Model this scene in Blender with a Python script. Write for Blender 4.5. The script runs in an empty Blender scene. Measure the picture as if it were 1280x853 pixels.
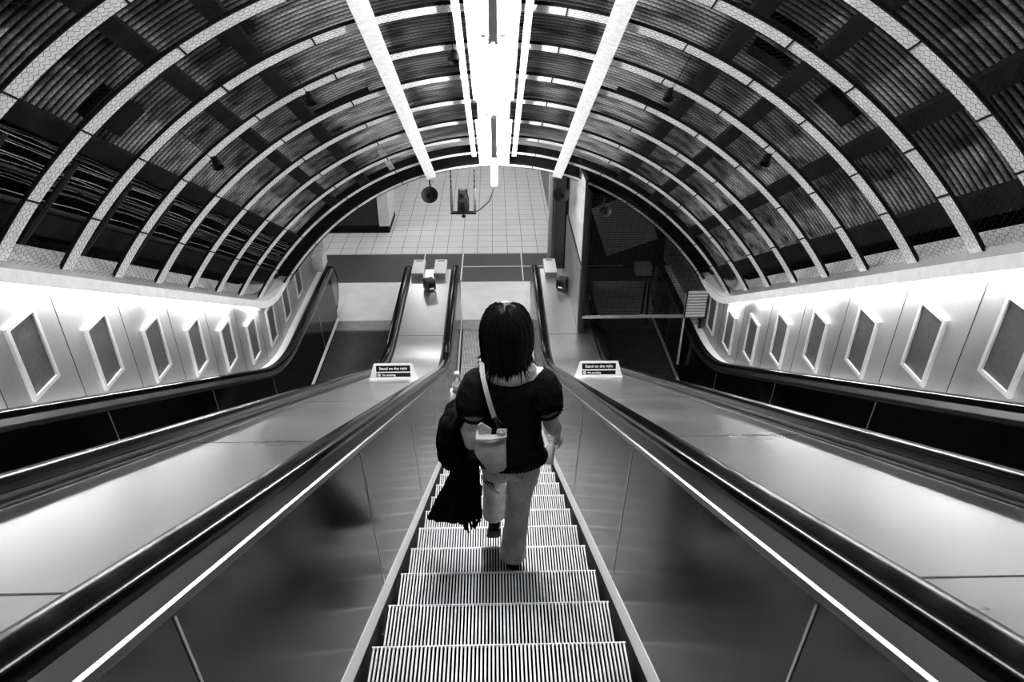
import bpy, bmesh, math, random
from mathutils import Vector, Matrix, noise
random.seed(7)
SC = bpy.context.scene
COL = SC.collection
C30, S30 = math.cos(math.pi/6), math.sin(math.pi/6)
D0, HC = 9.0, 1.27            # distance along the slope to the landing; eye height above the step noses
RB = 3.3                      # radius of the bend at the foot of the slope
TB = RB*math.tan(math.pi/12)

def W(X, D, n):
    """slope coordinates (across, down the slope from the eye, perpendicular) -> world"""
    return Vector((X, (D-D0)*C30+(n+HC)*S30, -(D-D0)*S30+(n+HC)*C30))

# ------------------------------------------------------------------ materials
def mat(name, col, metal=0.0, rough=0.5, var=0.0, scale=(4, 4, 4), bump=0.0, bscale=None, spec=0.5, rvar=0.0, detail=4):
    m = bpy.data.materials.new(name); m.use_nodes = True
    nt = m.node_tree; b = nt.nodes['Principled BSDF']
    b.inputs['Base Color'].default_value = (col, col, col, 1)
    b.inputs['Metallic'].default_value = metal
    b.inputs['Roughness'].default_value = rough
    b.inputs['Specular IOR Level'].default_value = spec
    if var or bump or rvar:
        tc = nt.nodes.new('ShaderNodeTexCoord')
        mp = nt.nodes.new('ShaderNodeMapping'); mp.inputs['Scale'].default_value = scale
        nz = nt.nodes.new('ShaderNodeTexNoise'); nz.inputs['Scale'].default_value = 1; nz.inputs['Detail'].default_value = detail
        nt.links.new(tc.outputs['Object'], mp.inputs['Vector']); nt.links.new(mp.outputs[0], nz.inputs['Vector'])
        if var:
            r = nt.nodes.new('ShaderNodeMapRange')
            r.inputs['From Min'].default_value = 0.25; r.inputs['From Max'].default_value = 0.75
            r.inputs['To Min'].default_value = max(0, col*(1-var)); r.inputs['To Max'].default_value = min(1, col*(1+var))
            nt.links.new(nz.outputs['Fac'], r.inputs['Value']); nt.links.new(r.outputs[0], b.inputs['Base Color'])
        if rvar:
            r = nt.nodes.new('ShaderNodeMapRange')
            r.inputs['From Min'].default_value = 0.25; r.inputs['From Max'].default_value = 0.75
            r.inputs['To Min'].default_value = rough-rvar; r.inputs['To Max'].default_value = rough+rvar
            nt.links.new(nz.outputs['Fac'], r.inputs['Value']); nt.links.new(r.outputs[0], b.inputs['Roughness'])
        if bump:
            nb = nz
            if bscale:
                mp2 = nt.nodes.new('ShaderNodeMapping'); mp2.inputs['Scale'].default_value = bscale
                nb = nt.nodes.new('ShaderNodeTexNoise'); nb.inputs['Scale'].default_value = 1; nb.inputs['Detail'].default_value = 3
                nt.links.new(tc.outputs['Object'], mp2.inputs['Vector']); nt.links.new(mp2.outputs[0], nb.inputs['Vector'])
            bp = nt.nodes.new('ShaderNodeBump'); bp.inputs['Strength'].default_value = bump; bp.inputs['Distance'].default_value = 0.01
            nt.links.new(nb.outputs['Fac'], bp.inputs['Height']); nt.links.new(bp.outputs[0], b.inputs['Normal'])
    return m

def emis(name, strength):
    m = bpy.data.materials.new(name); m.use_nodes = True
    b = m.node_tree.nodes['Principled BSDF']
    b.inputs['Base Color'].default_value = (.8, .8, .8, 1)
    b.inputs['Emission Color'].default_value = (1, 1, 1, 1)
    b.inputs['Emission Strength'].default_value = strength
    return m

M = {}
M['deck'] = mat('brushed_deck', .80, 1.0, .30, .05, (2, 2, 2), 0, rvar=.03)
M['panel'] = mat('brushed_dark_steel', .17, 1.0, .15, .08, (1.2, 1.2, 1.2), .012, (60, 60, 5), rvar=.03, detail=2)
M['panel'].node_tree.nodes['Principled BSDF'].inputs['Specular Tint'].default_value = (.5, .5, .5, 1)
M['skirt'] = mat('black_skirt', .006, 0, .6, spec=.1)
M['chrome'] = mat('polished_trim', .16, 1.0, .30, .08, (8, 8, 8))
M['trim'] = mat('pale_trim', .8, .0, .35)
M['rubber'] = mat('black_rubber', .003, 0, .13, spec=.06)
M['ridge'] = mat('step_ridges', .60, .25, .42, .25, (7, 7, 7))
M['ridge_dark'] = mat('dark_step_ridges', .07, .2, .5, .3, (7, 7, 7), spec=.2)  # darker ridges for the steps of the two side escalators
M['groove'] = mat('step_grooves', .003, 0, .9, spec=.05)
M['joint'] = mat('dark_joint', .03, .3, .5)
M['joint_light'] = mat('pale_joint', .8, .9, .3)
M['wall'] = mat('brushed_wall_sheet', .36, .7, .42, .22, (2, 2.5, .6), .02, (30, 30, 3), rvar=.06)
M['white'] = mat('white_paint', .78, 0, .5, .10, (14, 14, 14))
M['rib'] = mat('white_rib_paint', .80, 0, .55, .16, (25, 25, 25), detail=6)
M['ribweb'] = mat('dark_rib_web', .008, 0, .7, spec=.1)
M['purlin'] = mat('sooty_timber', .010, 0, .9, .5, (6, 6, 6), spec=.06)
M['shade_black'] = mat('shade_black', .006, 0, .95, .5, (5, 5, 5), spec=.03)  # near-black with the shade of unlit cavities put into the colour
M['wire'] = mat('dull_wire', .012, .0, .8, spec=.08)
M['cable'] = mat('grey_cable', .5, 0, .5, .5, (3, 3, 3))
M['iron'] = mat('dark_iron', .02, .1, .6, spec=.15)
M['black'] = mat('black', .004, 0, .6, spec=.1)
M['tube'] = emis('lit_tube', 80)
M['cove'] = emis('lit_wall_tube', 85)
M['hall_fill'] = emis('hall_fill_panel', 15)
M['frame'] = mat('pale_frame', .78, .5, .36, .1, (20, 20, 20))
M['poster'] = mat('dark_poster_board', .042, 0, .5, .45, (26, 26, 26), detail=8)
M['board'] = mat('pale_board', .5, 0, .7, .25, (8, 8, 8))
M['darkfloor'] = mat('dark_floor_band', .04, 0, .55, .15, (6, 6, 6))
M['plate'] = mat('landing_plate', .72, .1, .42, .12, (3, 3, 3))
M['comb'] = mat('comb_grey', .22, .6, .45, .2, (10, 10, 10))
M['concrete'] = mat('grey_plaster', .22, 0, .8, .2, (3, 3, 3))
M['grey'] = mat('mid_grey_paint', .30, 0, .5, .1, (5, 5, 5))
M['hoard'] = mat('hoarding_grey', .09, 0, .5, .2, (3, 3, 3))
M['dgrey'] = mat('dark_grey_paint', .04, 0, .6, .2, (5, 5, 5), spec=.15)
M['boxfront'] = mat('box_front', .10, 0, .5)
M['signwhite'] = mat('sign_white', .85, 0, .35)
M['skin'] = mat('skin', .74, 0, .5, .05, (20, 20, 20))
M['hair'] = mat('black_hair', .003, 0, .5, spec=.14)
M['cloth'] = mat('black_knit', .008, 0, .85, .3, (90, 90, 90), .15, (180, 180, 180), spec=.06)
M['coat'] = mat('black_coat', .007, 0, .8, .3, (60, 60, 60), .1, (60, 60, 60), spec=.06)
M['jeans'] = mat('pale_denim', .78, 0, .8, .22, (14, 14, 14), .8, (14, 14, 48), spec=.2)
M['shoe'] = mat('black_shoe', .005, 0, .45, spec=.2)
M['bag'] = mat('white_canvas', .86, 0, .75, .12, (22, 22, 22), .15, (90, 90, 90))
M['paper'] = mat('white_paper', .92, 0, .6)

def corrugated():
    m = bpy.data.materials.new('corrugated_sheet'); m.use_nodes = True
    nt = m.node_tree; b = nt.nodes['Principled BSDF']
    b.inputs['Metallic'].default_value = .2; b.inputs['Roughness'].default_value = .55; b.inputs['Specular IOR Level'].default_value = .12
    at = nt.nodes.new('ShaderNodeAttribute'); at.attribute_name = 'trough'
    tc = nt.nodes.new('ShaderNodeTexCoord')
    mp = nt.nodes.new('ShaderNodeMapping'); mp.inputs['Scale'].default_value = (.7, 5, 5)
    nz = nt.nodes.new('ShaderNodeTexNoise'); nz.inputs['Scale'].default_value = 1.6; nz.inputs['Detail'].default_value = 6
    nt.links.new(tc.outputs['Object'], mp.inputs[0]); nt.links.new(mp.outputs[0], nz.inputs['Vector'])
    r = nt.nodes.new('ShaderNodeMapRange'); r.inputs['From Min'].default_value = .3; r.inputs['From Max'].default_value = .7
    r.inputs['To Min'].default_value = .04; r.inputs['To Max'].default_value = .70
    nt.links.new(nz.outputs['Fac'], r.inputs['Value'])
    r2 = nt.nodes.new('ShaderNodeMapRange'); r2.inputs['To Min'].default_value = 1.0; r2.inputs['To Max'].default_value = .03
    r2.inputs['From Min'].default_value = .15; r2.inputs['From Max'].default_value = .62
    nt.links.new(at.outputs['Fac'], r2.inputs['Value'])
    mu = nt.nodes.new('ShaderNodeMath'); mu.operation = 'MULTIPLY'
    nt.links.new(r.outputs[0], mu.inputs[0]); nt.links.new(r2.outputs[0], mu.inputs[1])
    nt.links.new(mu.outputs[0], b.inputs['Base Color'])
    return m
M['corr'] = corrugated()

def tile_floor(name, size, ox, oy, col, grout, gw):
    m = bpy.data.materials.new(name); m.use_nodes = True
    nt = m.node_tree; b = nt.nodes['Principled BSDF']; b.inputs['Roughness'].default_value = .4
    ge = nt.nodes.new('ShaderNodeNewGeometry'); sx = nt.nodes.new('ShaderNodeSeparateXYZ')
    nt.links.new(ge.outputs['Position'], sx.inputs[0])
    outs = []
    for ax, off in (('X', ox), ('Y', oy)):
        a = nt.nodes.new('ShaderNodeMath'); a.operation = 'ADD'; a.inputs[1].default_value = off+90*size
        nt.links.new(sx.outputs[ax], a.inputs[0])
        d = nt.nodes.new('ShaderNodeMath'); d.operation = 'DIVIDE'; d.inputs[1].default_value = size; nt.links.new(a.outputs[0], d.inputs[0])
        f = nt.nodes.new('ShaderNodeMath'); f.operation = 'FRACT'; nt.links.new(d.outputs[0], f.inputs[0])
        l = nt.nodes.new('ShaderNodeMath'); l.operation = 'LESS_THAN'; l.inputs[1].default_value = gw/size; nt.links.new(f.outputs[0], l.inputs[0])
        outs.append(l)
    mx = nt.nodes.new('ShaderNodeMath'); mx.operation = 'MAXIMUM'
    nt.links.new(outs[0].outputs[0], mx.inputs[0]); nt.links.new(outs[1].outputs[0], mx.inputs[1])
    nz = nt.nodes.new('ShaderNodeTexNoise'); nz.inputs['Scale'].default_value = 1.7; nz.inputs['Detail'].default_value = 5
    nt.links.new(ge.outputs['Position'], nz.inputs['Vector'])
    r = nt.nodes.new('ShaderNodeMapRange'); r.inputs['To Min'].default_value = col*.82; r.inputs['To Max'].default_value = col*1.15
    nt.links.new(nz.outputs['Fac'], r.inputs['Value'])
    mix = nt.nodes.new('ShaderNodeMix'); mix.data_type = 'FLOAT'
    nt.links.new(mx.outputs[0], mix.inputs[0]); nt.links.new(r.outputs[0], mix.inputs[2]); mix.inputs[3].default_value = grout
    nt.links.new(mix.outputs[0], b.inputs['Base Color'])
    return m
M['tile'] = tile_floor('pale_floor_tiles', .295, .06, -.02, .62, .16, .012)

def glassy():
    m = bpy.data.materials.new('clear_plastic'); m.use_nodes = True
    b = m.node_tree.nodes['Principled BSDF']
    b.inputs['Base Color'].default_value = (.95, .95, .95, 1); b.inputs['Roughness'].default_value = .08
    b.inputs['Transmission Weight'].default_value = .8; b.inputs['IOR'].default_value = 1.33
    return m
M['plastic'] = glassy()

# ------------------------------------------------------------------ mesh helpers
class MB:
    def __init__(s): s.bm = bmesh.new(); s.mi = 0
    def face(s, vs):
        try:
            f = s.bm.faces.new(vs); f.material_index = s.mi; return f
        except ValueError: return None
    def grid(s, rows, closed=False):
        """rows: list of lists of points; quads between neighbouring rows"""
        R = [[s.bm.verts.new(p) for p in r] for r in rows]
        n = len(R[0])
        for a, b in zip(R[:-1], R[1:]):
            for i in range(n if closed else n-1):
                j = (i+1) % n
                s.face((a[i], a[j], b[j], b[i]))
        return R
    def loft(s, rows, caps=True):
        R = s.grid(rows, True)
        if caps:
            s.face(list(reversed(R[0]))); s.face(R[-1])
        return s
    def box(s, c, size, rot=None, bevel=0):
        m = Matrix.Translation(Vector(c))
        if rot is not None: m = m @ rot.to_4x4()
        hx, hy, hz = size[0]/2, size[1]/2, size[2]/2
        if bevel:
            b2 = bmesh.new()
            bmesh.ops.create_cube(b2, size=1)
            for v in b2.verts: v.co = Vector((v.co.x*size[0], v.co.y*size[1], v.co.z*size[2]))
            bmesh.ops.bevel(b2, geom=b2.edges[:], offset=bevel, segments=2, affect='EDGES', profile=.5)
            mp = {v: s.bm.verts.new(m @ v.co) for v in b2.verts}
            for f in b2.faces: s.face([mp[v] for v in f.verts])
            b2.free(); return s
        v = [s.bm.verts.new(m @ Vector((x*hx, y*hy, z*hz))) for x in (-1, 1) for y in (-1, 1) for z in (-1, 1)]
        for q in ((0, 1, 3, 2), (4, 6, 7, 5), (0, 4, 5, 1), (2, 3, 7, 6), (0, 2, 6, 4), (1, 5, 7, 3)):
            s.face([v[i] for i in q])
        return s
    def tube(s, pts, r, n=8, flat=None, caps=True):
        """round tube through pts; r number or list; flat=(vector, factor) squashes along vector"""
        pts = [Vector(p) for p in pts]; N = len(pts)
        rr = r if isinstance(r, (list, tuple)) else [r]*N
        rows = []; up = None
        for i, p in enumerate(pts):
            t = (pts[min(i+1, N-1)]-pts[max(i-1, 0)]).normalized()
            if up is None:
                up = Vector((0, 0, 1)) if abs(t.z) < .9 else Vector((1, 0, 0))
            a = (up-t*up.dot(t)).normalized(); b = t.cross(a); up = a
            ring = []
            for k in range(n):
                an = 2*math.pi*k/n
                d = a*math.cos(an)+b*math.sin(an)
                if flat:
                    fv = Vector(flat[0]).normalized(); d = d-fv*d.dot(fv)*(1-flat[1])
                ring.append(p+d*rr[i])
            rows.append(ring)
        s.loft(rows, caps); return s
    def cyl(s, a, b, r, n=16): return s.tube([a, b], r, n)
    def ell(s, c, r, rot=None, nu=16, nv=12):
        rows = []
        c = Vector(c)
        for i in range(1, nv):
            th = math.pi*i/nv; ring = []
            for k in range(nu):
                an = 2*math.pi*k/nu
                p = Vector((r[0]*math.sin(th)*math.cos(an), r[1]*math.sin(th)*math.sin(an), r[2]*math.cos(th)))
                if rot is not None: p = rot @ p
                ring.append(c+p)
            rows.append(ring)
        R = s.grid(rows, True)
        t = Vector((0, 0, r[2])); t = rot @ t if rot is not None else t
        a = s.bm.verts.new(c+t); b = s.bm.verts.new(c-t)
        for k in range(nu):
            s.face((a, R[0][k], R[0][(k+1) % nu])); s.face((b, R[-1][(k+1) % nu], R[-1][k]))
        return s
    def lathe(s, c, axis, prof, n=20):
        """prof: list of (radius, distance along axis)"""
        ax = Vector(axis).normalized(); q = Vector((0, 0, 1)).rotation_difference(ax)
        c = Vector(c); rows = []
        for r, h in prof:
            rows.append([c+q @ Vector((max(r, 1e-4)*math.cos(2*math.pi*k/n), max(r, 1e-4)*math.sin(2*math.pi*k/n), h)) for k in range(n)])
        s.loft(rows); return s
    def prism(s, poly, axis_fn):
        """poly: 2D points; axis_fn(u,v,w) -> 3D for w = 0 and 1"""
        A = [axis_fn(p[0], p[1], 0) for p in poly]; B = [axis_fn(p[0], p[1], 1) for p in poly]
        s.loft([A, B]); return s
    def sweep(s, section, frames, shift=0.0, mirror=False):
        rows = []
        for (y, z, ny, nz) in frames:
            r = []
            for X, h in section:
                r.append(Vector(((-X if mirror else X)+shift, y+h*ny, z+h*nz)))
            if mirror: r.reverse()
            rows.append(r)
        s.loft(rows); return s

def finish(o, smooth=35):
    me = o.data
    if smooth:
        me.polygons.foreach_set('use_smooth', [True]*len(me.polygons))
        try: me.set_sharp_from_angle(angle=math.radians(smooth))
        except Exception: pass

def wloc(o):
    v = Vector((0, 0, 0))
    while o: v += o.location; o = o.parent
    return v

def tag(o, label, cat, group=None, kind=None):
    if label: o['label'] = label
    if cat: o['category'] = cat
    if group: o['group'] = group
    if kind: o['kind'] = kind
    return o

def obj(name, mb, mats, parent=None, smooth=35, fix=True, label=None):
    if fix: bmesh.ops.recalc_face_normals(mb.bm, faces=mb.bm.faces[:])
    me = bpy.data.meshes.new(name)
    if parent is not None: off = wloc(parent); loc = Vector((0, 0, 0))
    else:
        xs = [v.co for v in mb.bm.verts]
        lo = Vector((min(v.x for v in xs), min(v.y for v in xs), min(v.z for v in xs)))
        hi = Vector((max(v.x for v in xs), max(v.y for v in xs), max(v.z for v in xs)))
        off = Vector(((lo.x+hi.x)/2, (lo.y+hi.y)/2, lo.z)); loc = off
    for v in mb.bm.verts: v.co -= off
    mb.bm.to_mesh(me); mb.bm.free()
    for m in (mats if isinstance(mats, (list, tuple)) else [mats]): me.materials.append(m)
    o = bpy.data.objects.new(name, me); COL.objects.link(o); o.location = loc
    if parent is not None: o.parent = parent
    finish(o, smooth)
    if label: o['label'] = label
    return o

def struct(name, mb, mats, smooth=35, fix=True):
    o = obj(name, mb, mats, None, smooth, fix); o['kind'] = 'structure'; return o

def thing(name, label, cat, loc, group=None):
    o = bpy.data.objects.new(name, None); COL.objects.link(o); o.location = loc; o.empty_display_size = .1
    return tag(o, label, cat, group)

def copy_tree(o, parent=None):
    c = o.copy(); COL.objects.link(c)
    if parent is not None: c.parent = parent
    for ch in list(o.children): copy_tree(ch, c)
    return c

ORD = ['first', 'second', 'third', 'fourth', 'fifth', 'sixth', 'seventh', 'eighth', 'ninth', 'tenth', 'eleventh', 'twelfth']

# ------------------------------------------------------------------ the path of slope, bend and landing
def frames(dstart, send, fine=10, step=None):
    F = []
    a0 = dstart-D0
    n0 = 2 if not step else max(2, int((-TB-a0)/step))
    for i in range(n0):
        a = a0+(-TB-a0)*i/(n0-1) if n0 > 1 else a0
        F.append((a*C30, -a*S30, S30, C30))
    cy = -TB*C30+RB*S30; cz = TB*S30+RB*C30
    for i in range(1, fine+1):
        th = math.radians(30*(1-i/fine))
        F.append((cy-RB*math.sin(th), cz-RB*math.cos(th), math.sin(th), math.cos(th)))
    F.append((send, 0, 0, 1))
    return F

def path_at_y(y):
    """nose line height and slope angle at a world y"""
    y0 = -TB*C30; y1 = TB
    if y <= y0: return -y*math.tan(math.pi/6), 30.0
    if y >= y1: return 0.0, 0.0
    cy = -TB*C30+RB*S30; cz = TB*S30+RB*C30
    sn = (cy-y)/RB
    return cz-math.sqrt(RB*RB-(cy-y)**2), math.degrees(math.asin(max(0, min(1, sn))))

def wrap(F, send, r, h, turn=170, n=12):
    """carry the path round the newel: handrail at offset h turns downward with radius r"""
    G = list(F[:-1])+[(send, 0, 0, 1)]
    cz = h-r
    for i in range(1, n+1):
        th = math.radians(turn*i/n)
        ny, nz = math.sin(th), math.cos(th)
        G.append((send+(r-h)*ny, cz+(r-h)*nz, ny, nz))
    return G

# ------------------------------------------------------------------ camera
def make_camera():
    f = 890.0; roll = math.radians(.6)
    d = Vector((620-640, 415-426.5, f)).normalized()
    x0 = Vector((math.cos(roll), -math.sin(roll), 0)); x0 = (x0-d*x0.dot(d)).normalized()
    n0 = -(d.cross(x0))
    U = Vector((0, C30, -S30)); N = Vector((0, S30, C30)); X = Vector((1, 0, 0))
    right = X*x0.x+U*d.x+N*n0.x
    down = X*x0.y+U*d.y+N*n0.y
    fwd = X*x0.z+U*d.z+N*n0.z
    m = Matrix((right, -down, -fwd)).transposed().to_4x4()
    m.translation = W(0, 0, 0)
    cd = bpy.data.cameras.new('camera'); cd.sensor_width = 36; cd.lens = f/1280*36; cd.clip_start = .05; cd.clip_end = 200
    co = bpy.data.objects.new('camera', cd); COL.objects.link(co); co.matrix_world = m
    SC.camera = co
make_camera()

# ================================================================== ESCALATORS
Y_STEP, DY = -5.30, .379
HW = .515
def step_mesh():
    mb = MB(); n = 64; p = 2*HW/n
    mb.mi = 1
    mb.box((0, -.20, -.022), (2*HW, .40, .018))            # tread base under the grooves
    # riser, curved
    prof = [(-.008, -.016), (-.022, -.08), (-.05, -.16), (-.075, -.24)]
    rows = [[Vector((x, y, z)) for x in (-HW, HW)] for y, z in prof]
    mb.grid(rows)
    mb.mi = 0
    for i in range(n):
        x = -HW+p*(i+.5)
        mb.box((x, -.198, -.0065), (p*.45, .392, .013))
    mb.box((0, -.003, -.006), (2*HW, .006, .011))           # nosing bar
    return mb
def side_parts(root, cx, sgn, d0, newel, joints):
    mir = sgn < 0
    F = frames(d0, 3.0)
    mb = MB(); mb.sweep([(.536, -.42), (.536, 0), (.60, 0), (.60, -.42)], F, cx, mir); obj('skirt', mb, M['skirt'], root)
    mb = MB(); mb.sweep([(.534, 0), (.537, .020), (.546, .046), (.549, .057), (.60, .057), (.60, 0)], F, cx, mir); obj('skirt_trim', mb, M['trim'], root)
    mb = MB(); mb.sweep([(.552, .055), (.583, .77), (.655, .77), (.655, .055)], F, cx, mir); pn = obj('inner_panel', mb, M['panel'], root)
    for yj in joints:                                           # upright joint strip between two steel panels
        mb = MB(); z0, an = path_at_y(yj); t = math.tan(math.radians(an)); q = math.cos(math.radians(an))
        pts = []
        for h in (.060, .765):
            zz = z0+h/q; X = .552+(.583-.552)*(h-.055)/.715-.0025
            pts.append((X, yj, zz))
        r = []
        for X, y, z in pts:
            X = (-X if mir else X)+cx; e = .006 if not mir else -.006
            r.append([Vector((X, y-.004, z+.004*t)), Vector((X, y+.004, z-.004*t)), Vector((X+e, y+.004, z-.004*t)), Vector((X+e, y-.004, z+.004*t))])
        mb.loft(r); obj('panel_joint', mb, M['joint_light'], root)
    R = .375
    G = wrap(frames(d0, 3.05), 3.05, R, .862)
    sec = [(.583, .77), (.572, .782), (.572, .798), (.579, .802), (.592, .838), (.645, .838), (.648, .812), (.668, .80), (.668, .77)]
    mb = MB(); mb.sweep(sec, G, cx, mir); obj('handrail_base', mb, M['chrome'], root)
    sec = []
    for k in range(16):
        an = 2*math.pi*k/16; c, s_ = math.cos(an), math.sin(an)
        sec.append((.6225+.044*math.copysign(abs(c)**.6, c), .862+.023*math.copysign(abs(s_)**.6, s_)))
    mb = MB(); mb.sweep(sec, G, cx, mir); obj('handrail', mb, M['rubber'], root)
    # rounded end of the balustrade
    poly = [(2.98, 0), (2.98, .77)]
    cz = .862-R; rr = R-.088
    for k in range(13):
        th = math.radians(90-180*k/12)
        poly.append((3.05+rr*math.cos(th), cz+rr*math.sin(th)))
    poly += [(3.05, 0)]
    mb = MB(); a, b = (.575, .655)
    mb.prism(poly, lambda u, v, w: Vector((((a if w == 0 else b)*(-1 if mir else 1))+cx, u, v)))
    obj('newel_panel', mb, M['chrome'], root)

def escalator(cx, name_label, d0, kfirst, joints, ridge='ridge'):
    root = thing('escalator', name_label, 'escalator', (cx, 2.6, 0), 'escalators in the shaft')
    protos = None
    k = kfirst
    while True:
        y = Y_STEP+DY*k
        if y > 2.68: break
        z, an = path_at_y(y)
        if protos is None:
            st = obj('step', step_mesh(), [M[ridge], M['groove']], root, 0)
            for v in st.data.vertices: v.co += root.location
            protos = st
        else:
            st = protos.copy(); COL.objects.link(st); st.parent = root
        st.location = Vector((0, y-2.6, z))
        k += 1
    for s in (-1, 1): side_parts(root, cx, s, d0, True, joints)
    mb = MB(); mb.sweep([(-.60, -.52), (-.60, -.48), (.60, -.48), (.60, -.52)], frames(d0, 2.6), cx); obj('tray', mb, M['shade_black'], root)
    mb = MB(); mb.box((cx, 2.78, -.004), (1.06, .30, .02))
    for i in range(64):
        mb.box((cx-HW+2*HW/64*(i+.5)+.004, 2.61, .002), (.006, .06, .012))
    obj('comb_plate', mb, M['comb'], root)
    mb = MB()
    for (a, b) in ((2.935, 3.42), (3.425, 3.97)):
        mb.box((cx, (a+b)/2, -.004), (1.09, b-a, .02))
    obj('landing_plate', mb, M['plate'], root)
    return root
def joint_ys(ds, X=.58, n=-.5): return [W(X, d, n).y for d in ds]
escalator(0, 'middle escalator with lit ridged steps that the woman is walking down', .25, -4, joint_ys([1.28, 3.03, 4.78, 6.53, 8.28])+[2.0])
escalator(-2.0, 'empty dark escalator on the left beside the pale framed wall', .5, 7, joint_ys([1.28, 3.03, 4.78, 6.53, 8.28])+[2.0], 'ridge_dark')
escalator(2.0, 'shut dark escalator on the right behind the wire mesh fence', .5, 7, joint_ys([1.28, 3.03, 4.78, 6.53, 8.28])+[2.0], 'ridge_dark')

# decks between the escalators
def deck(cx, label):
    root = thing('deck_cladding', label, 'deck', (cx, 3.0, 0), 'broad metal decks between escalators')
    F = frames(.2, 3.12)
    mb = MB(); mb.sweep([(-.326, .78), (-.30, .815), (.30, .815), (.326, .78), (.326, -.3), (-.326, -.3)], F, cx)
    obj('deck_top', mb, M['deck'], root)
    for d in (1.27, 3.02, 4.77, 6.52, 8.27):
        a = d-D0
        c = [W(cx+x, dd, n) for dd in (d-.004, d+.004) for x in (-.3, .3) for n in (-HC+.812, -HC+.8158)]
        mb = MB(); v = [mb.bm.verts.new(p) for p in c]
        for q in ((0, 1, 3, 2), (4, 6, 7, 5), (0, 4, 5, 1), (2, 3, 7, 6), (0, 2, 6, 4), (1, 5, 7, 3)): mb.face([v[i] for i in q])
        obj('deck_joint', mb, M['joint'], root)
    mb = MB(); mb.box((cx, 1.05, .8145), (.6, .008, .003)); obj('deck_joint', mb, M['joint'], root)
    for sx in (-1, 1):
        mb = MB(); mb.sweep([(sx*.304-.006, .80), (sx*.304-.006, .819), (sx*.304+.006, .819), (sx*.304+.006, .80)], F, cx)
        obj('edge_strip', mb, M['chrome'], root)
    return root
deck(-1.0, 'broad shiny metal deck left of the middle escalator')
deck(1.0, 'broad shiny metal deck right of the middle escalator')
for sx, side in ((-1, 'left'), (1, 'right')):
    mb = MB(); F = frames(.3, 3.12)
    sec = [(2.672, .80), (2.672, .835), (2.70, .845), (2.778, .845), (2.778, .80)]
    mb.sweep(sec, F, 0, sx < 0)
    o = obj('side_ledge', mb, M['trim']); tag(o, 'narrow pale metal ledge running under the %s wall' % side, 'ledge')

# ================================================================== SIDE WALLS
XW = 2.78
def side_wall(sx, name):
    mb = MB()
    F = frames(-.3, 3.6)
    mb.sweep([(XW, .75), (XW, 1.72), (XW+.05, 1.72), (XW+.05, .75)], F, 0, sx < 0)
    mb.mi = 1
    y0 = (-3.13 if sx < 0 else -2.93)-.675*4
    for k in range(14):
        y = y0+.675*k
        z0, an = path_at_y(y); q = math.cos(math.radians(an)); t = math.tan(math.radians(an))
        a, b = z0+.85/q, z0+1.60/q
        e = .0035
        r = []
        for z in (a, b):
            X = XW-.0015
            r.append([Vector((sx*X, y-e, z+e*t)), Vector((sx*X, y+e, z-e*t)), Vector((sx*(X+.01), y+e, z-e*t)), Vector((sx*(X+.01), y-e, z+e*t))])
        mb.loft(r)
    return struct(name, mb, [M['wall'], M['joint']])
side_wall(-1, 'wall_left'); side_wall(1, 'wall_right')
# pelmets hiding the wall lamps
for i, sx in enumerate((-1, 1)):
    mb = MB(); F = frames(-.3, 1.6)
    mb.sweep([(2.655, 1.565), (2.655, 1.645), (2.80, 1.66), (2.80, 1.648), (2.668, 1.634), (2.668, 1.565)], F, 0, sx < 0)
    struct('trim_%d' % (i+1), mb, M['white'])
    mb = MB(); F = frames(-.3, .1)
    mb.sweep([(2.80, 1.66), (2.93, 1.84), (2.96, 1.84), (2.96, 1.64), (2.83, 1.64)], F, 0, sx < 0)
    struct('trim_%d' % (i+3), mb, M['board'])
# fluorescent lamps behind the pelmets
def wall_lamp(sx, d0, d1, label):
    root = thing('fluorescent_lamp', label, 'lamp', W(sx*2.72, (d0+d1)/2, .34), 'strip lamps behind the wall pelmets')
    mb = MB(); mb.cyl(W(sx*2.722, d0+.03, .335), W(sx*2.722, d1-.03, .335), .013, 10); obj('tube', mb, M['cove'], root)
    for d in (d0, d1-.04):
        mb = MB(); mb.cyl(W(sx*2.722, d, .335), W(sx*2.722, d+.04, .335), .017, 10); obj('end_cap', mb, M['white'], root)
for sx, side in ((-1, 'left'), (1, 'right')):
    lst = [(1.95, 3.75), (3.8, 5.6), (5.65, 7.55), (8.0, 8.45)]
    for k, (a, b) in enumerate(lst):
        wall_lamp(sx, a, b, 'lit strip lamp tucked above the %s wall, %s from the near end' % (side, ORD[k]) if k < 3 else 'short lit lamp above the %s wall where the slope ends' % side)

# poster frames
def poster_frame(sx, y, label, w=.285, h=.50):
    z0, an = path_at_y(y)
    zc = z0+(1.345-.10*(1-an/30))
    root = thing('poster_frame', label, 'poster frame', (sx*(XW-.001), y, zc-h/2), 'hung poster frames on the side walls')
    b = .026
    mb = MB()
    def pr(pts, d0, d1): mb.prism(pts, lambda u, v, w_: Vector((sx*(XW-(d0 if w_ == 0 else d1)), y+u, zc+v)))
    W2, H2 = w/2, h/2
    pr([(-W2, -H2), (W2, -H2), (W2-b, -H2+b), (-W2+b, -H2+b)], .0, .022)
    pr([(-W2, H2), (-W2+b, H2-b), (W2-b, H2-b), (W2, H2)], .0, .022)
    pr([(-W2, -H2), (-W2+b, -H2+b), (-W2+b, H2-b), (-W2, H2)], .0, .022)
    pr([(W2, -H2), (W2, H2), (W2-b, H2-b), (W2-b, -H2+b)], .0, .022)
    obj('frame', mb, M['frame'], root, 20)
    mb = MB(); mb.box((sx*(XW-.004), y, zc), (.008, w-2*b+.004, h-2*b+.004)); obj('board', mb, M['poster'], root)
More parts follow.
